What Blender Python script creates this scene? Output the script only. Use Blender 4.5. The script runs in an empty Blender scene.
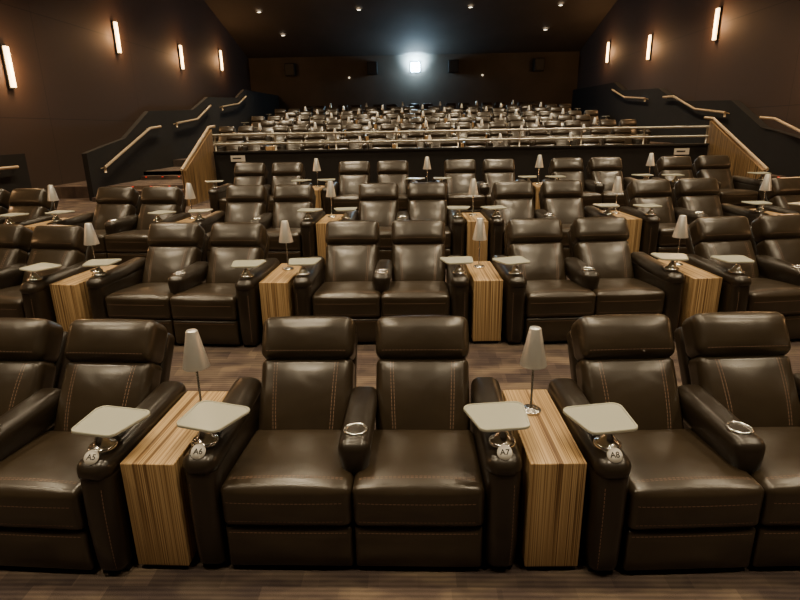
import bpy, math, random
from mathutils import Matrix, Vector
random.seed(7)
sc=bpy.context.scene
COL=sc.collection
# ------------------------------------------------------------ materials
def newmat(name):
    m=bpy.data.materials.new(name); m.use_nodes=True
    nt=m.node_tree; b=nt.nodes['Principled BSDF']
    return m,nt,b
def simple(name,col,rough=.5,metal=0.,bump=0.,bscale=200,var=0.,vscale=3,emit=None,es=0,spec=.5,crease=0,coat=0):
    m,nt,b=newmat(name)
    b.inputs['Base Color'].default_value=(*col,1); b.inputs['Roughness'].default_value=rough
    b.inputs['Metallic'].default_value=metal; b.inputs['Specular IOR Level'].default_value=spec
    b.inputs['Coat Weight'].default_value=coat; b.inputs['Coat Roughness'].default_value=.22
    g=nt.nodes.new('ShaderNodeNewGeometry')
    if bump>0:
        n=nt.nodes.new('ShaderNodeTexNoise'); n.inputs['Scale'].default_value=bscale; n.inputs['Detail'].default_value=3
        nt.links.new(g.outputs['Position'],n.inputs['Vector'])
        bp=nt.nodes.new('ShaderNodeBump'); bp.inputs['Strength'].default_value=bump; bp.inputs['Distance'].default_value=.01
        nt.links.new(n.outputs['Fac'],bp.inputs['Height'])
        if crease>0:
            n2=nt.nodes.new('ShaderNodeTexNoise'); n2.inputs['Scale'].default_value=7; n2.inputs['Detail'].default_value=1; n2.inputs['Distortion'].default_value=.3
            nt.links.new(g.outputs['Position'],n2.inputs['Vector'])
            b2=nt.nodes.new('ShaderNodeBump'); b2.inputs['Strength'].default_value=crease; b2.inputs['Distance'].default_value=.03
            nt.links.new(n2.outputs['Fac'],b2.inputs['Height']); nt.links.new(b2.outputs['Normal'],bp.inputs['Normal'])
        nt.links.new(bp.outputs['Normal'],b.inputs['Normal'])
    if var>0:
        n=nt.nodes.new('ShaderNodeTexNoise'); n.inputs['Scale'].default_value=vscale; n.inputs['Detail'].default_value=4
        nt.links.new(g.outputs['Position'],n.inputs['Vector'])
        r=nt.nodes.new('ShaderNodeValToRGB')
        r.color_ramp.elements[0].position=.3; r.color_ramp.elements[1].position=.7
        r.color_ramp.elements[0].color=(*[c*(1-var) for c in col],1)
        r.color_ramp.elements[1].color=(*[c*(1+var) for c in col],1)
        nt.links.new(n.outputs['Fac'],r.inputs['Fac']); nt.links.new(r.outputs['Color'],b.inputs['Base Color'])
    if emit:
        b.inputs['Emission Color'].default_value=(*emit,1); b.inputs['Emission Strength'].default_value=es
    return m
M={}
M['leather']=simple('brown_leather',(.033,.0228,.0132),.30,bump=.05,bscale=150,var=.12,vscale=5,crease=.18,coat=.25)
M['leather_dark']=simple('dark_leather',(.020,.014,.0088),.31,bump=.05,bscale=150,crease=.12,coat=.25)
M['stitch']=simple('stitching',(.27,.165,.115),.7)
M['plinth']=simple('black_plinth',(.006,.006,.006),.6)
M['steel']=simple('brushed_steel',(.80,.78,.74),.22,metal=1.)
M['shade']=simple('lamp_shade_metal',(.86,.84,.80),.34,metal=.75)
M['tray']=simple('frosted_tray',(.47,.47,.39),.25)
M['label']=simple('seat_label_white',(.75,.72,.66),.5)
M['ink']=simple('label_ink',(.02,.02,.02),.6)
M['black']=simple('black_paint',(.010,.009,.008),.55,var=.2)
M['blackwall']=simple('black_stair_wall',(.009,.007,.006),.85,bump=.1,bscale=60,var=.2)
M['ceiling']=simple('dark_ceiling_paint',(.055,.045,.038),.85,bump=.15,bscale=30,var=.15,vscale=.6)
M['back']=simple('back_wall_fabric',(.085,.070,.055),.9,bump=.2,bscale=80,var=.15,vscale=.7)
M['rail']=simple('cream_handrail',(.60,.46,.30),.35,metal=.2)
M['railm']=simple('railing_metal',(.50,.46,.38),.35,metal=.6)
M['sconce']=simple('sconce_glass',(.9,.8,.6),.4,emit=(1,.64,.28),es=11)
M['downl']=simple('downlight_lens',(.9,.85,.7),.4,emit=(1,.82,.58),es=10)
M['spotl']=simple('wall_spot_lens',(.9,.85,.7),.4,emit=(1,.82,.58),es=1.2)
M['proj']=simple('projector_port_light',(.8,.9,1),.3,emit=(.62,.85,1.),es=60)
M['red']=simple('red_step_light',(.5,.02,.01),.4,emit=(1,.05,.02),es=1.5)
M['screen']=simple('cinema_screen',(.12,.12,.12),.8)
M['bulb']=simple('lamp_bulb',(.9,.8,.6),.4,emit=(1,.75,.45),es=4)
def wallmat():
    m,nt,b=newmat('brown_wall_panels')
    g=nt.nodes.new('ShaderNodeNewGeometry')
    br=nt.nodes.new('ShaderNodeTexBrick'); mp=nt.nodes.new('ShaderNodeCombineXYZ'); s=nt.nodes.new('ShaderNodeSeparateXYZ')
    nt.links.new(g.outputs['Position'],s.inputs[0]); nt.links.new(s.outputs['Y'],mp.inputs['X']); nt.links.new(s.outputs['Z'],mp.inputs['Y'])
    nt.links.new(mp.outputs[0],br.inputs['Vector'])
    br.offset=0; br.inputs['Scale'].default_value=1; br.inputs['Brick Width'].default_value=4.8; br.inputs['Row Height'].default_value=2.4
    br.inputs['Mortar Size'].default_value=.010
    br.inputs['Color1'].default_value=(.056,.033,.024,1); br.inputs['Color2'].default_value=(.052,.030,.022,1)
    br.inputs['Mortar'].default_value=(.028,.016,.012,1)
    nt.links.new(br.outputs['Color'],b.inputs['Base Color']); b.inputs['Roughness'].default_value=.75
    n=nt.nodes.new('ShaderNodeTexNoise'); n.inputs['Scale'].default_value=90
    nt.links.new(g.outputs['Position'],n.inputs['Vector'])
    bp=nt.nodes.new('ShaderNodeBump'); bp.inputs['Strength'].default_value=.2; bp.inputs['Distance'].default_value=.01
    nt.links.new(n.outputs['Fac'],bp.inputs['Height']); nt.links.new(bp.outputs['Normal'],b.inputs['Normal'])
    return m
M['wall']=wallmat()
def woodmat(name,dark,mid,light_,k1):
    m,nt,b=newmat(name)
    g=nt.nodes.new('ShaderNodeNewGeometry'); tc=nt.nodes.new('ShaderNodeTexCoord'); oi=nt.nodes.new('ShaderNodeObjectInfo')
    s=nt.nodes.new('ShaderNodeSeparateXYZ'); sn=nt.nodes.new('ShaderNodeSeparateXYZ')
    nt.links.new(tc.outputs['Object'],s.inputs[0]); nt.links.new(g.outputs['True Normal'],sn.inputs[0])
    ab=nt.nodes.new('ShaderNodeMath'); ab.operation='ABSOLUTE'; nt.links.new(sn.outputs['X'],ab.inputs[0])
    gt=nt.nodes.new('ShaderNodeMath'); gt.operation='GREATER_THAN'; gt.inputs[1].default_value=.5; nt.links.new(ab.outputs[0],gt.inputs[0])
    mx=nt.nodes.new('ShaderNodeMix'); mx.data_type='FLOAT'
    nt.links.new(gt.outputs[0],mx.inputs[0]); nt.links.new(s.outputs['X'],mx.inputs[2]); nt.links.new(s.outputs['Y'],mx.inputs[3])
    my=nt.nodes.new('ShaderNodeMix'); my.data_type='FLOAT'
    nt.links.new(gt.outputs[0],my.inputs[0]); nt.links.new(s.outputs['Y'],my.inputs[2]); nt.links.new(s.outputs['X'],my.inputs[3])
    ofs=nt.nodes.new('ShaderNodeMath'); ofs.operation='ADD'; nt.links.new(mx.outputs[0],ofs.inputs[0]); nt.links.new(oi.outputs['Random'],ofs.inputs[1])
    def mul(o,k):
        q=nt.nodes.new('ShaderNodeMath'); q.operation='MULTIPLY'; q.inputs[1].default_value=k; nt.links.new(o,q.inputs[0]); return q.outputs[0]
    def noise(k,det,yk):
        c=nt.nodes.new('ShaderNodeCombineXYZ')
        nt.links.new(mul(ofs.outputs[0],k),c.inputs[0]); nt.links.new(mul(my.outputs[0],yk),c.inputs[1]); nt.links.new(mul(s.outputs['Z'],yk),c.inputs[2])
        n=nt.nodes.new('ShaderNodeTexNoise'); n.inputs['Scale'].default_value=1; n.inputs['Detail'].default_value=det
        nt.links.new(c.outputs[0],n.inputs['Vector']); return n.outputs['Fac']
    n1=noise(k1,1,.7); n2=noise(22,2,.4)
    ad=nt.nodes.new('ShaderNodeMix'); ad.data_type='FLOAT'; ad.inputs[0].default_value=.12
    nt.links.new(n1,ad.inputs[2]); nt.links.new(n2,ad.inputs[3])
    r=nt.nodes.new('ShaderNodeValToRGB'); e=r.color_ramp.elements
    e[0].position=.37; e[0].color=(*dark,1); e[1].position=.60; e[1].color=(*light_,1)
    x=e.new(.47); x.color=(*mid,1)
    nt.links.new(ad.outputs[0],r.inputs['Fac']); nt.links.new(r.outputs['Color'],b.inputs['Base Color'])
    b.inputs['Roughness'].default_value=.42
    return m
M['wood']=woodmat('zebrano_wood',(.15,.078,.032),(.40,.25,.112),(.58,.40,.20),185)
M['wood2']=woodmat('zebrano_cladding',(.06,.035,.016),(.22,.135,.060),(.37,.24,.115),45)
def carpet():
    m,nt,b=newmat('patterned_carpet')
    g=nt.nodes.new('ShaderNodeNewGeometry')
    def nz(scl,det,dist=0):
        mp=nt.nodes.new('ShaderNodeMapping'); mp.inputs['Scale'].default_value=scl; nt.links.new(g.outputs['Position'],mp.inputs['Vector'])
        n=nt.nodes.new('ShaderNodeTexNoise'); n.inputs['Scale'].default_value=1; n.inputs['Detail'].default_value=det; n.inputs['Distortion'].default_value=dist
        nt.links.new(mp.outputs[0],n.inputs['Vector']); return n.outputs['Fac']
    def ramp(f,stops):
        r=nt.nodes.new('ShaderNodeValToRGB'); r.color_ramp.elements[0].position=stops[0][0]; r.color_ramp.elements[0].color=(*stops[0][1],1)
        r.color_ramp.elements[1].position=stops[-1][0]; r.color_ramp.elements[1].color=(*stops[-1][1],1)
        for p,c in stops[1:-1]:
            q=r.color_ramp.elements.new(p); q.color=(*c,1)
        nt.links.new(f,r.inputs['Fac']); return r.outputs['Color']
    base=ramp(nz((3,8,2),2),[(.40,(.105,.083,.078)),(.5,(.135,.107,.094)),(.60,(.175,.140,.115))])
    def brick(w,h,c1,c2,off):
        br=nt.nodes.new('ShaderNodeTexBrick'); nt.links.new(g.outputs['Position'],br.inputs['Vector']); br.offset=off
        br.inputs['Scale'].default_value=1; br.inputs['Brick Width'].default_value=w; br.inputs['Row Height'].default_value=h; br.inputs['Mortar Size'].default_value=0
        br.inputs['Color1'].default_value=(*c1,1); br.inputs['Color2'].default_value=(*c2,1); return br.outputs['Color']
    k1=brick(.36,.13,(1.25,1.2,1.12),(.66,.65,.68),.5); k2=brick(.23,.09,(1.12,1.1,1.08),(.82,.82,.84),.33)
    wv=nt.nodes.new('ShaderNodeTexWave'); wv.wave_type='BANDS'; wv.bands_direction='Y'; wv.inputs['Scale'].default_value=11; wv.inputs['Distortion'].default_value=.8; wv.inputs['Detail'].default_value=1; wv.inputs['Detail Scale'].default_value=.6
    nt.links.new(g.outputs['Position'],wv.inputs['Vector'])
    ribs=ramp(wv.outputs['Fac'],[(.2,(.84,.83,.82)),(.8,(1.14,1.12,1.08))])
    def mulc(a,c):
        mm=nt.nodes.new('ShaderNodeMix'); mm.data_type='RGBA'; mm.blend_type='MULTIPLY'; mm.inputs[0].default_value=1; mm.clamp_result=False
        nt.links.new(a,mm.inputs[6]); nt.links.new(c,mm.inputs[7]); return mm.outputs[2]
    nt.links.new(mulc(mulc(mulc(base,k1),k2),ribs),b.inputs['Base Color']); b.inputs['Roughness'].default_value=1; b.inputs['Specular IOR Level'].default_value=.03
    n2=nt.nodes.new('ShaderNodeTexNoise'); n2.inputs['Scale'].default_value=260; nt.links.new(g.outputs['Position'],n2.inputs['Vector'])
    bp=nt.nodes.new('ShaderNodeBump'); bp.inputs['Strength'].default_value=.9; bp.inputs['Distance'].default_value=.01
    nt.links.new(n2.outputs['Fac'],bp.inputs['Height']); nt.links.new(bp.outputs['Normal'],b.inputs['Normal'])
    return m
M['carpet']=carpet()
# ------------------------------------------------------------ mesh builder
class MB:
    def __init__(s): s.v=[]; s.f=[]; s.m=[]; s.sm=[]; s.mats=[]
    def mi(s,k):
        if k not in s.mats: s.mats.append(k)
        return s.mats.index(k)
    def add(s,vs,fs,k,smooth=True):
        o=len(s.v); s.v+= [tuple(v) for v in vs]; i=s.mi(k)
        for f in fs: s.f.append([a+o for a in f]); s.m.append(i); s.sm.append(smooth)
    def mesh(s,name):
        me=bpy.data.meshes.new(name); me.from_pydata(s.v,[],s.f)
        for k in s.mats: me.materials.append(M[k])
        for p,i,q in zip(me.polygons,s.m,s.sm): p.material_index=i; p.use_smooth=q
        me.update(); return me
    def box(s,lo,hi,k):
        x0,y0,z0=lo; x1,y1,z1=hi
        vs=[(x0,y0,z0),(x1,y0,z0),(x1,y1,z0),(x0,y1,z0),(x0,y0,z1),(x1,y0,z1),(x1,y1,z1),(x0,y1,z1)]
        fs=[(0,3,2,1),(4,5,6,7),(0,1,5,4),(1,2,6,5),(2,3,7,6),(3,0,4,7)]
        s.add(vs,fs,k,False)
    def rbox(s,c,h,r,k,n=4,puff=(0,0,0),mat=None,deform=None):
        c=Vector(c); nodes=[]
        for a in range(3):
            hh=h[a]; i=hh-r; L=[-hh,-hh+r*(1-.414)]+[-i+2*i*t/n for t in range(n+1)]+[hh-r*(1-.414),hh]; nodes.append(L)
        def mp(p):
            q=[max(-(h[a]-r),min(h[a]-r,p[a])) for a in range(3)]
            d=[p[a]-q[a] for a in range(3)]; l=math.sqrt(sum(x*x for x in d)) or 1
            o=[q[a]+r*d[a]/l for a in range(3)]
            u=[p[a]/h[a] for a in range(3)]
            for a in range(3):
                if puff[a]:
                    b1,b2=(a+1)%3,(a+2)%3
                    o[a]+=puff[a]*u[a]*max(0,1-u[b1]**2)*max(0,1-u[b2]**2)**.6
            o=Vector(o)+c
            if deform: o=Vector(deform(o))
            if mat is not None: o=mat@o
            return o
        N=[len(L)-1 for L in nodes]; idx={}; vs=[]
        def V(i,j,kk):
            t=(i,j,kk)
            if t not in idx: idx[t]=len(vs); vs.append(mp((nodes[0][i],nodes[1][j],nodes[2][kk])))
            return idx[t]
        fs=[]
        for i in range(N[0]):
            for j in range(N[1]):
                fs.append((V(i,j,0),V(i,j+1,0),V(i+1,j+1,0),V(i+1,j,0)))
                fs.append((V(i,j,N[2]),V(i+1,j,N[2]),V(i+1,j+1,N[2]),V(i,j+1,N[2])))
        for i in range(N[0]):
            for j in range(N[2]):
                fs.append((V(i,0,j),V(i+1,0,j),V(i+1,0,j+1),V(i,0,j+1)))
                fs.append((V(i,N[1],j),V(i,N[1],j+1),V(i+1,N[1],j+1),V(i+1,N[1],j)))
        for i in range(N[1]):
            for j in range(N[2]):
                fs.append((V(0,i,j),V(0,i,j+1),V(0,i+1,j+1),V(0,i+1,j)))
                fs.append((V(N[0],i,j),V(N[0],i+1,j),V(N[0],i+1,j+1),V(N[0],i,j+1)))
        s.add(vs,fs,k,True)
        return mp
    def stitch(s,mp,pts,nrm,w=.0014,seg=.014,gap=.006,lift=.0015):
        a,b=Vector(pts[0]),Vector(pts[1]); L=(b-a).length; d=(b-a)/L; t=0
        nv=Vector(nrm); side=d.cross(nv).normalized()
        while t+seg<L:
            q=[]
            for tt,sg in ((t,-1),(t+seg,-1),(t+seg,1),(t,1)):
                base=a+d*tt+side*w*sg
                p0=mp(base); p1=mp(base-nv*.02)
                q.append(p0+(p0-p1).normalized()*lift if (p0-p1).length>1e-6 else p0)
            s.add(q,[(0,1,2,3)],'stitch',False); t+=seg+gap
    def lathe(s,prof,c,k,n=20,smooth=True,mat=None):
        vs=[];fs=[]
        for r,z in prof:
            for i in range(n):
                a=2*math.pi*i/n; p=Vector((c[0]+r*math.cos(a),c[1]+r*math.sin(a),c[2]+z))
                vs.append(mat@p if mat is not None else p)
        for j in range(len(prof)-1):
            for i in range(n):
                fs.append((j*n+i,j*n+(i+1)%n,(j+1)*n+(i+1)%n,(j+1)*n+i))
        s.add(vs,fs,k,smooth)
    def tube(s,pts,r,k,n=8):
        pts=[Vector(p) for p in pts]; vs=[];fs=[]
        for i,p in enumerate(pts):
            d=(pts[min(i+1,len(pts)-1)]-pts[max(i-1,0)]).normalized()
            up=Vector((0,0,1)) if abs(d.z)<.95 else Vector((1,0,0))
            a=d.cross(up).normalized(); b=a.cross(d)
            for t in range(n):
                q=2*math.pi*t/n; vs.append(p+a*math.cos(q)*r+b*math.sin(q)*r)
        for i in range(len(pts)-1):
            for t in range(n): fs.append((i*n+t,i*n+(t+1)%n,(i+1)*n+(t+1)%n,(i+1)*n+t))
        fs.append(tuple(range(n))); fs.append(tuple(reversed(range((len(pts)-1)*n,len(pts)*n))))
        s.add(vs,fs,k,True)
    def prism(s,poly,x0,x1,k):
        n=len(poly); vs=[(x0,y,z) for y,z in poly]+[(x1,y,z) for y,z in poly]
        fs=[tuple(range(n)),tuple(reversed(range(n,2*n)))]
        for i in range(n): fs.append((i,i+n,(i+1)%n+n,(i+1)%n))
        s.add(vs,fs,k,False)
def obj(name,me,loc=(0,0,0),rz=0,parent=None):
    o=bpy.data.objects.new(name,me); o.location=loc; o.rotation_euler=(0,0,rz); COL.objects.link(o)
    if parent: o.parent=parent
    return o
# ------------------------------------------------------------ recliner pair
DB=.94
AX=.690
def build_recliner(detail):
    b=MB(); n=4 if detail else 2
    R=Matrix.Translation((0,.555,.415))@Matrix.Rotation(math.radians(-33),4,'X')
    for s in (-1,1):
        # lower leg-rest panel
        mp=b.rbox((s*.3045,.085,.140),(.299,.075,.113),.018,'leather',n,(0,.012,0))
        if detail:
            b.stitch(mp,[(-.28,-.075,.086),(.28,-.075,.086)],(0,-1,0))
        # seat cushion
        def dz(p):
            return (p.x,p.y,p.z-.03*max(0,(p.y-.15))/.4)
        mp=b.rbox((s*.3045,.30,.362),(.3035,.30,.108),.034,'leather',n+4,(0,.012,.026),deform=dz)
        if detail:
            for y in (-.235,-.225):
                b.stitch(mp,[(-.275,y,.108),(.275,y,.108)],(0,0,1))
            b.stitch(mp,[(-.275,-.30,.035),(.275,-.30,.035)],(0,-1,0))
            b.stitch(mp,[(-.275,-.30,-.068),(.275,-.30,-.068)],(0,-1,0))
        # backrest
        def db(p):
            f=1-.10*max(0,(.1-p.z))
            return (s*.33+(p.x-s*.33)*f,p.y,p.z)
        mp=b.rbox((s*.33,.085,.195),(.264,.085,.245),.045,'leather',n+4,(0,.038,0),mat=R,deform=db)
        if detail:
            for x in (-.165,-.150,.150,.165):
                b.stitch(mp,[(x,-.085,-.16),(x*1.1,-.085,.22)],(0,-1,0))
        # headrest pillow
        mp=b.rbox((s*.33,.066,.550),(.268,.100,.124),.050,'leather',n+1,(0,.018,.010),mat=R)
        if detail:
            b.stitch(mp,[(-.23,-.1,-.085),(.23,-.1,-.085)],(0,-1,0))
        # rear shell
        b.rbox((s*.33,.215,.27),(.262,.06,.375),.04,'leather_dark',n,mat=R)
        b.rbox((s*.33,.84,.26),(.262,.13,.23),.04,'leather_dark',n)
        # outer arm
        def da(p):
            f=1-.12*max(0,min(1,(.25-p.z)/.25))
            return (s*AX+(p.x-s*AX)*f,p.y,p.z)
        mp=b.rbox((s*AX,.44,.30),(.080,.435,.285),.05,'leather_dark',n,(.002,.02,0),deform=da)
        if detail:
            b.stitch(mp,[(s*.045,-.435,-.24),(s*.045,-.435,.2)],(0,-1,0))
        def dp(p): return (p.x,p.y,p.z+.045*max(0,p.y-.3))
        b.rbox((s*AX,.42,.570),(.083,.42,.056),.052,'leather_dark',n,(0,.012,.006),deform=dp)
        b.box((s*.34-.25,.06,0),(s*.34+.25,.90,.05),'plinth')
        b.box((s*AX-.06,.05,0),(s*AX+.06,.84,.04),'plinth')
    def dm(p):
        w=.75+.25*min(1,max(0,(p.z-.42)/.12))
        return (p.x*w,p.y,p.z+.02*(p.y-.2))
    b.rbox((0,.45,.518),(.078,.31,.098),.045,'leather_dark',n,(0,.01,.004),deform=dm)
    b.lathe([(.058,-.012),(.060,.006),(.052,.011),(.047,.006),(.045,-.004),(.0,-.006)],(0,.262,.619),'steel',20)
    return b.mesh('double_cinema_recliner')
REC=build_recliner(True); REC_LO=build_recliner(False)
def build_console():
    b=MB()
    b.rbox((0,.39,.31),(.126,.37,.28),.006,'wood',1)
    b.box((-.11,.04,0),(.11,.74,.035),'plinth')
    return b.mesh('wood_console')
CON=build_console()
def build_lamp():
    b=MB()
    b.lathe([(0,0),(.055,0),(.055,.010),(.050,.014),(.012,.016),(.006,.022),(.006,.40)],(0,0,0),'steel',20)
    b.lathe([(.068,.265),(.030,.460),(.026,.465),(.0,.466)],(0,0,0),'shade',24)
    b.lathe([(.066,.267),(.028,.456)],(0,0,0),'shade',24)
    b.lathe([(.068,.265),(.066,.267)],(0,0,0),'shade',24)
    b.lathe([(0,.30),(.018,.31),(.022,.335),(.014,.36),(0,.365)],(0,0,0),'bulb',10)
    return b.mesh('table_lamp')
LAMP=build_lamp()
def build_tray():
    b=MB()
    b.lathe([(0,0),(.062,0),(.062,.012),(.054,.019),(.040,.021),(.028,.05),(.018,.062),(.016,.078),(.045,.086),(.045,.092)],(0,0,0),'steel',24)
    W0,W1,y0,y1,r=.120,.148,-.062,.190,.042
    cs=[(-W0,y0,180),(W0,y0,270),(W1,y1,0),(-W1,y1,90)]
    out=[]
    for (cx,cy,a0) in cs:
        ix=cx+(r if cx<0 else -r); iy=cy+(r if cy<0.05 else -r)
        for i in range(7):
            a=math.radians(a0+90*i/6); out.append((ix+r*math.cos(a),iy+r*math.sin(a)))
    n=len(out)
    def ring(sc_,z):
        cx=0; cy=.065
        return [(cx+(x-cx)*sc_,cy+(y-cy)*sc_,z) for x,y in out]
    levels=[ring(.97,.092),ring(1,.095),ring(1,.103),ring(.985,.107),ring(.93,.107),ring(.92,.104)]
    vs=[p for L in levels for p in L]; fs=[]
    for j in range(len(levels)-1):
        for i in range(n): fs.append((j*n+i,j*n+(i+1)%n,(j+1)*n+(i+1)%n,(j+1)*n+i))
    fs.append(tuple(reversed(range(n)))); fs.append(tuple(range((len(levels)-1)*n,len(levels)*n)))
    b.add(vs,fs,'tray',False)
    return b.mesh('swivel_tray_table')
TRAY=build_tray()
lb=MB(); RM=Matrix.Translation((0,-.088,.002))@Matrix.Rotation(math.radians(48),4,'X')
lb.lathe([(0,-.003),(.034,-.003),(.034,.003),(0,.003)],(0,0,0),'label',20,mat=RM)
LABEL=lb.mesh('seat_label')
PER=1.81
def place_row(Df,z,centers,lo=False,num=None,fan=0.,lampoff=None,trayrot=None):
    cs=sorted(centers); Yb=Df+DB
    def P(c,lx,ly,zz):
        th=max(-.16,min(.16,math.radians(fan)*c)); l=ly-DB
        return (c+lx*math.cos(th)-l*math.sin(th),Yb+lx*math.sin(th)+l*math.cos(th),z+zz),th
    for i,c in enumerate(cs):
        p,th=P(c,0,0,0)
        obj('double_cinema_recliner',REC_LO if lo else REC,p,th)
        for s in (-1,1):
            rz=random.uniform(-.25,.25)-s*.10
            if trayrot and (i,s) in trayrot: rz=trayrot[(i,s)]
            p,th=P(c,s*AX,.125,.634)
            t=obj('swivel_tray_table',TRAY,p,th+rz)
            if num is not None:
                e=Matrix.Rotation(-rz,4,'Z')
                l=obj('seat_label',LABEL,(0,0,0),-rz,t)
                cu=bpy.data.curves.new('seat_number','FONT'); cu.body='A'+str(num+i*2+(0 if s<0 else 1)); cu.size=.036
                cu.align_x='CENTER'; cu.align_y='CENTER'; cu.offset=.0007; cu.materials.append(M['ink'])
                to=bpy.data.objects.new('seat_number',cu); COL.objects.link(to); to.parent=t
                to.matrix_local=e@RM@Matrix.Translation((0,0,.0038))
        if i<len(cs)-1:
            xm=(c+cs[i+1])/2
            p,th=P(xm,0,-.005,0)
            obj('wood_console',CON,p,th)
            lo_x=random.uniform(-.02,.03) if not lampoff else lampoff[i]
            p,th=P(xm,lo_x,.50,.591)
            obj('table_lamp',LAMP,p)
place_row(3.10-DB,0,[-.29-2*PER+.01,-.29-PER+.01,-.29,-.29+PER,-.29+2*PER],num=2,fan=1.6,lampoff=[0,.065,-.02,0],
    trayrot={(1,1):-.15,(2,-1):-.30,(2,1):.14,(3,-1):.14,(1,-1):.2})
place_row(5.61-DB,.165,[-.29+PER*k for k in range(-3,4)],fan=2.2)
place_row(7.73-DB,.34,[-.15+PER*k for k in range(-3,4)],fan=1.6)
place_row(9.90-DB,.52,[-.69+PER*k for k in (-1,0,1,2,3)],fan=.8)
T0=13.70; TD=2.05; Z0=.80; DZ=.204; NR=8
for j in range(NR):
    off=(.9 if j%2 else 0)
    xs=[-.5+off+PER*k for k in range(-5,6)]
    lo_=-4.0 if j<1 else -6.5
    hi_=6.0 if j<1 else 7.0
    xs=[x for x in xs if lo_<=x<=hi_]
    place_row(T0+.82+TD*j,Z0+DZ*j,xs,lo=True)
# ------------------------------------------------------------ shell
W=9.0; YB=33.0; YF=-3.5; ZC=7.8; ZB=5.85
def prof_floor():
    b=MB()
    pts=[(YF,0),(3.3,0),(4.5,.165),(5.95,.165),(6.65,.34),(8.05,.34),(8.8,.52),(14.2,.52)]
    b.prism([(YF,-.3)]+[(14.2,-.3)]+list(reversed(pts)),-W,W,'carpet')
    return b.mesh('floor')
obj('floor',prof_floor())
b=MB()
for j in range(NR):
    b.box((-W,T0+TD*j,.0),(W,T0+TD*(j+1) if j<NR-1 else YB,Z0+DZ*j),'carpet')
obj('floor_upper_tier',b.mesh('floor_upper_tier'))
b=MB(); b.box((-W-.2,YF,-.3),(-W,YB,8.2),'wall'); obj('wall_left',b.mesh('wall_left'))
b=MB(); b.box((W,YF,-.3),(W+.2,YB,8.2),'wall'); obj('wall_right',b.mesh('wall_right'))
b=MB(); b.box((-W-.2,YB,-.3),(W+.2,YB+.2,8.2),'back'); obj('wall_back',b.mesh('wall_back'))
b=MB(); b.box((-W-.2,YF-.2,-.3),(W+.2,YF,8.2),'black'); obj('wall_front',b.mesh('wall_front'))
b=MB(); b.box((-7.5,YF+.02,1.0),(7.5,YF+.06,6.8),'screen'); obj('projection_screen',b.mesh('projection_screen'))
b=MB(); b.prism([(YF,8.2),(YF,ZC),(25.5,ZC),(YB,ZB),(YB,8.2)],-W,W,'ceiling'); obj('ceiling',b.mesh('ceiling'))
for sx,nm in ((-1,'trim_1'),(1,'trim_2')):
    b=MB(); b.box((min(sx*W,sx*(W-.06)),YF,0),(max(sx*W,sx*(W-.06)),13.1,1.62),'blackwall'); obj(nm,b.mesh(nm))
top=[(13.1,1.6),(14.0,1.75),(15.0,1.9),(16.6,2.62),(20.0,2.75),(21.6,3.25),(25.2,3.4),(26.4,3.8),(YB,3.9)]
for x0,x1,nm in ((-7.62,-7.5,'stair_side_wall'),(8.78,W-.01,'stair_side_wall')):
    b=MB(); b.prism([(YB,0),(13.1,0)]+top,x0,x1,'blackwall'); obj(nm,b.mesh(nm))
PX0,PX1=-4.72,6.80
b=MB(); b.box((PX0,13.56,.52),(PX1,13.70,1.54),'blackwall'); b.box((PX0,13.53,1.54),(PX1,13.73,1.58),'black'); obj('parapet_wall',b.mesh('parapet_wall'))
b=MB()
for z in (1.74,1.95): b.tube([(PX0,13.63,z),(PX1,13.63,z)],.024,'railm')
x=PX0+.04
while x<PX1+.05:
    b.tube([(x,13.63,1.58),(x,13.63,1.95)],.018,'railm'); x+=(PX1-PX0-.08)/8
obj('guard_railing',b.mesh('guard_railing'))
for x in (-4.15,6.2):
    b=MB(); b.box((x-.17,13.535,1.34),(x+.17,13.55,1.48),'label')
    b.box((x-.12,13.53,1.40),(x+.08,13.536,1.43),'ink')
    obj('exit_arrow_sign',b.mesh('exit_arrow_sign'))  # white exit-arrow placard with a dark bar
for x,nm,ya,za in ((PX0-.10,'wood_stair_guard',11.9,1.26),(PX1+.10,'wood_stair_guard',11.45,1.12)):
    b=MB(); b.prism([(ya,.52),(13.75,.52),(13.75,2.08),(ya,za)],-.05,.05,'wood2')
    b.tube([(0,ya-.1,za+.02),(0,13.7,2.13),(0,14.1,2.15)],.03,'rail')
    obj(nm,b.mesh(nm),(x,0,0))
for x0,x1 in ((-7.45,PX0-.16),(PX1+.16,8.76)):
    b=MB()
    b.box((x0,12.9,.52),(x1,13.3,.615),'carpet'); b.box((x0,13.3,.52),(x1,13.70,.71),'carpet')
    b.box((x0,T0+TD-.32,Z0),(x1,T0+TD,Z0+.10),'carpet')
    for k,(yy,zz) in enumerate([(12.9,.60),(13.3,.70),(T0,Z0),(T0+TD-.32,Z0+.1)]):
        nn=6
        for t in range(nn):
            xx=x0+.15+(x1-x0-.3)*t/(nn-1)
            b.box((xx-.02,yy-.012,zz-.03),(xx+.02,yy+.0,zz-.015),'red')
    obj('aisle_stairs',b.mesh('aisle_stairs'))
def rail(path):
    b=MB(); b.tube(path,.033,'rail')
    b.tube([path[0],(path[0][0],path[0][1],path[0][2]-.12)],.03,'rail')
    for i,p in enumerate(path):
        sx=-1 if p[0]<0 else 1
        b.tube([p,(p[0]+sx*.12,p[1],p[2]-.03)],.015,'rail')
    obj('handrail',b.mesh('handrail'))
rail([(-7.4,13.6,1.25),(-7.4,16.3,2.15),(-7.4,17.0,2.2)])
rail([(-7.4,18.2,2.3),(-7.4,20.0,2.45),(-7.4,21.5,2.95)])
rail([(-7.4,22.8,2.95),(-7.4,25.0,3.15),(-7.4,26.2,3.5)])
rail([(8.66,12.2,1.5),(8.66,14.3,2.1),(8.66,14.9,2.14)])
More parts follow.
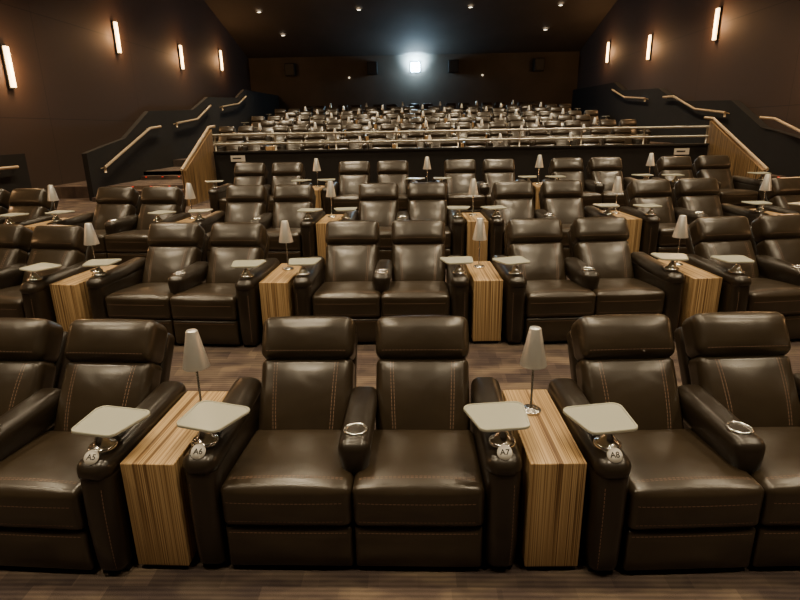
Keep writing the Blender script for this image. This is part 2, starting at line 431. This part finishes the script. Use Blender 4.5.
rail([(8.66,16.6,2.3),(8.66,18.4,2.45),(8.66,20.0,2.9),(8.66,20.8,2.92)])
rail([(8.66,22.4,2.95),(8.66,24.6,3.1),(8.66,26.2,3.5)])
rail([(-8.82,9.8,1.35),(-8.82,12.6,1.35)])
rail([(8.82,8.6,1.25),(8.82,11.2,1.25)])
def light(name,typ,loc,energy,col,parent=None,**kw):
    l=bpy.data.lights.new(name,typ); l.energy=energy; l.color=col
    for k,v in kw.items(): setattr(l,k,v)
    o=bpy.data.objects.new(name,l); o.location=loc; COL.objects.link(o)
    if parent: o.parent=parent
    return o
sb=MB()
sb.box((-.03,-.09,-.45),(0.03,.09,.45),'plinth'); sb.box((.03,-.055,-.42),(.09,.055,.42),'sconce')
SC=sb.mesh('wall_sconce')
for D,z in ((13.15,3.47),(18.3,4.80),(23.2,4.80),(28.0,5.20),(8.3,3.1),(3.9,3.0)):
    for sx in (-1,1):
        o=obj('wall_sconce',SC,(sx*(W-.03),D,z),0 if sx<0 else math.pi)
        light('sconce_light','POINT',(.30,0,0),65,(1,.52,.22),o,shadow_soft_size=.12)
db=MB()
db.lathe([(0,-.01),(.085,-.01)],(0,0,0),'downl',16); db.lathe([(.085,-.015),(.12,-.015),(.12,.02)],(0,0,0),'plinth',16)
DL=db.mesh('ceiling_downlight')
def ceilz(D): return ZC if D<25.5 else ZC-(D-25.5)*(ZC-ZB)/(YB-25.5)
for D in (.5,3.5,6.5,9.5,12.5,16,20,24):
    for X in (-6,-2,2,6):
        o=obj('ceiling_downlight',DL,(X,D,ceilz(D)-.02))
        e=650 if D<13 else 950
        light('downlight_beam','SPOT',(0,0,-.06),e,(1,.80,.52),o,shadow_soft_size=.3,spot_size=math.radians(110),spot_blend=.7)
for X,D in ((-6.9,27.8),(6.6,27.8),(6.5,30.2),(-6.4,30.2),(-2.4,27.8),(2.6,27.8)):
    obj('ceiling_downlight',DL,(X,D,ceilz(D)-.04))
for X in (-6.7,-2.2,2.2,6.8):
    b=MB(); b.rbox((0,-.2,0),(.28,.18,.32),.03,'plinth',1); b.box((-.22,-.39,-.26),(.22,-.375,.26),'black')
    obj('surround_speaker',b.mesh('surround_speaker'),(X,YB-.03,5.2))
b=MB(); b.box((-.30,-.06,-.30),(.30,0,-.23),'black'); b.box((-.30,-.06,.23),(.30,0,.30),'black')
b.box((-.30,-.06,-.23),(-.23,0,.23),'black'); b.box((.23,-.06,-.23),(.30,0,.23),'black'); b.box((-.23,-.03,-.23),(.23,-.01,.23),'proj')
pw=obj('projector_window',b.mesh('projector_window'),(0.14,YB,5.22))
l=light('projector_glow','SPOT',(0,-.5,.0),3600,(.45,.75,1.),pw,shadow_soft_size=.2,spot_size=math.radians(120),spot_blend=1.)
l.rotation_euler=(math.radians(115),0,0)
l=light('projector_spill','POINT',(0,-.6,-.05),190,(.50,.78,1.),pw,shadow_soft_size=.3)
for X in (-3.5,3.8):
    b=MB(); b.lathe([(0,-.05),(.04,-.04),(.055,0)],(0,0,0),'spotl',12,mat=Matrix.Rotation(math.radians(-90),4,'X'))
    obj('wall_spotlight',b.mesh('wall_spotlight'),(X,YB-.06,4.75))
w=bpy.data.worlds.new('world'); sc.world=w; w.use_nodes=True
w.node_tree.nodes['Background'].inputs[0].default_value=(1,.8,.6,1); w.node_tree.nodes['Background'].inputs[1].default_value=.02
cam=bpy.data.cameras.new('camera'); cam.sensor_width=36; cam.lens=560/800*36; cam.clip_end=100
co=bpy.data.objects.new('camera',cam); COL.objects.link(co)
co.matrix_world=Matrix.Translation((0,0,2.02))@Matrix.Rotation(math.radians(1.6),4,'Z')@Matrix.Rotation(math.radians(90-17),4,'X')@Matrix.Rotation(math.radians(-1.0),4,'Z')
sc.camera=co
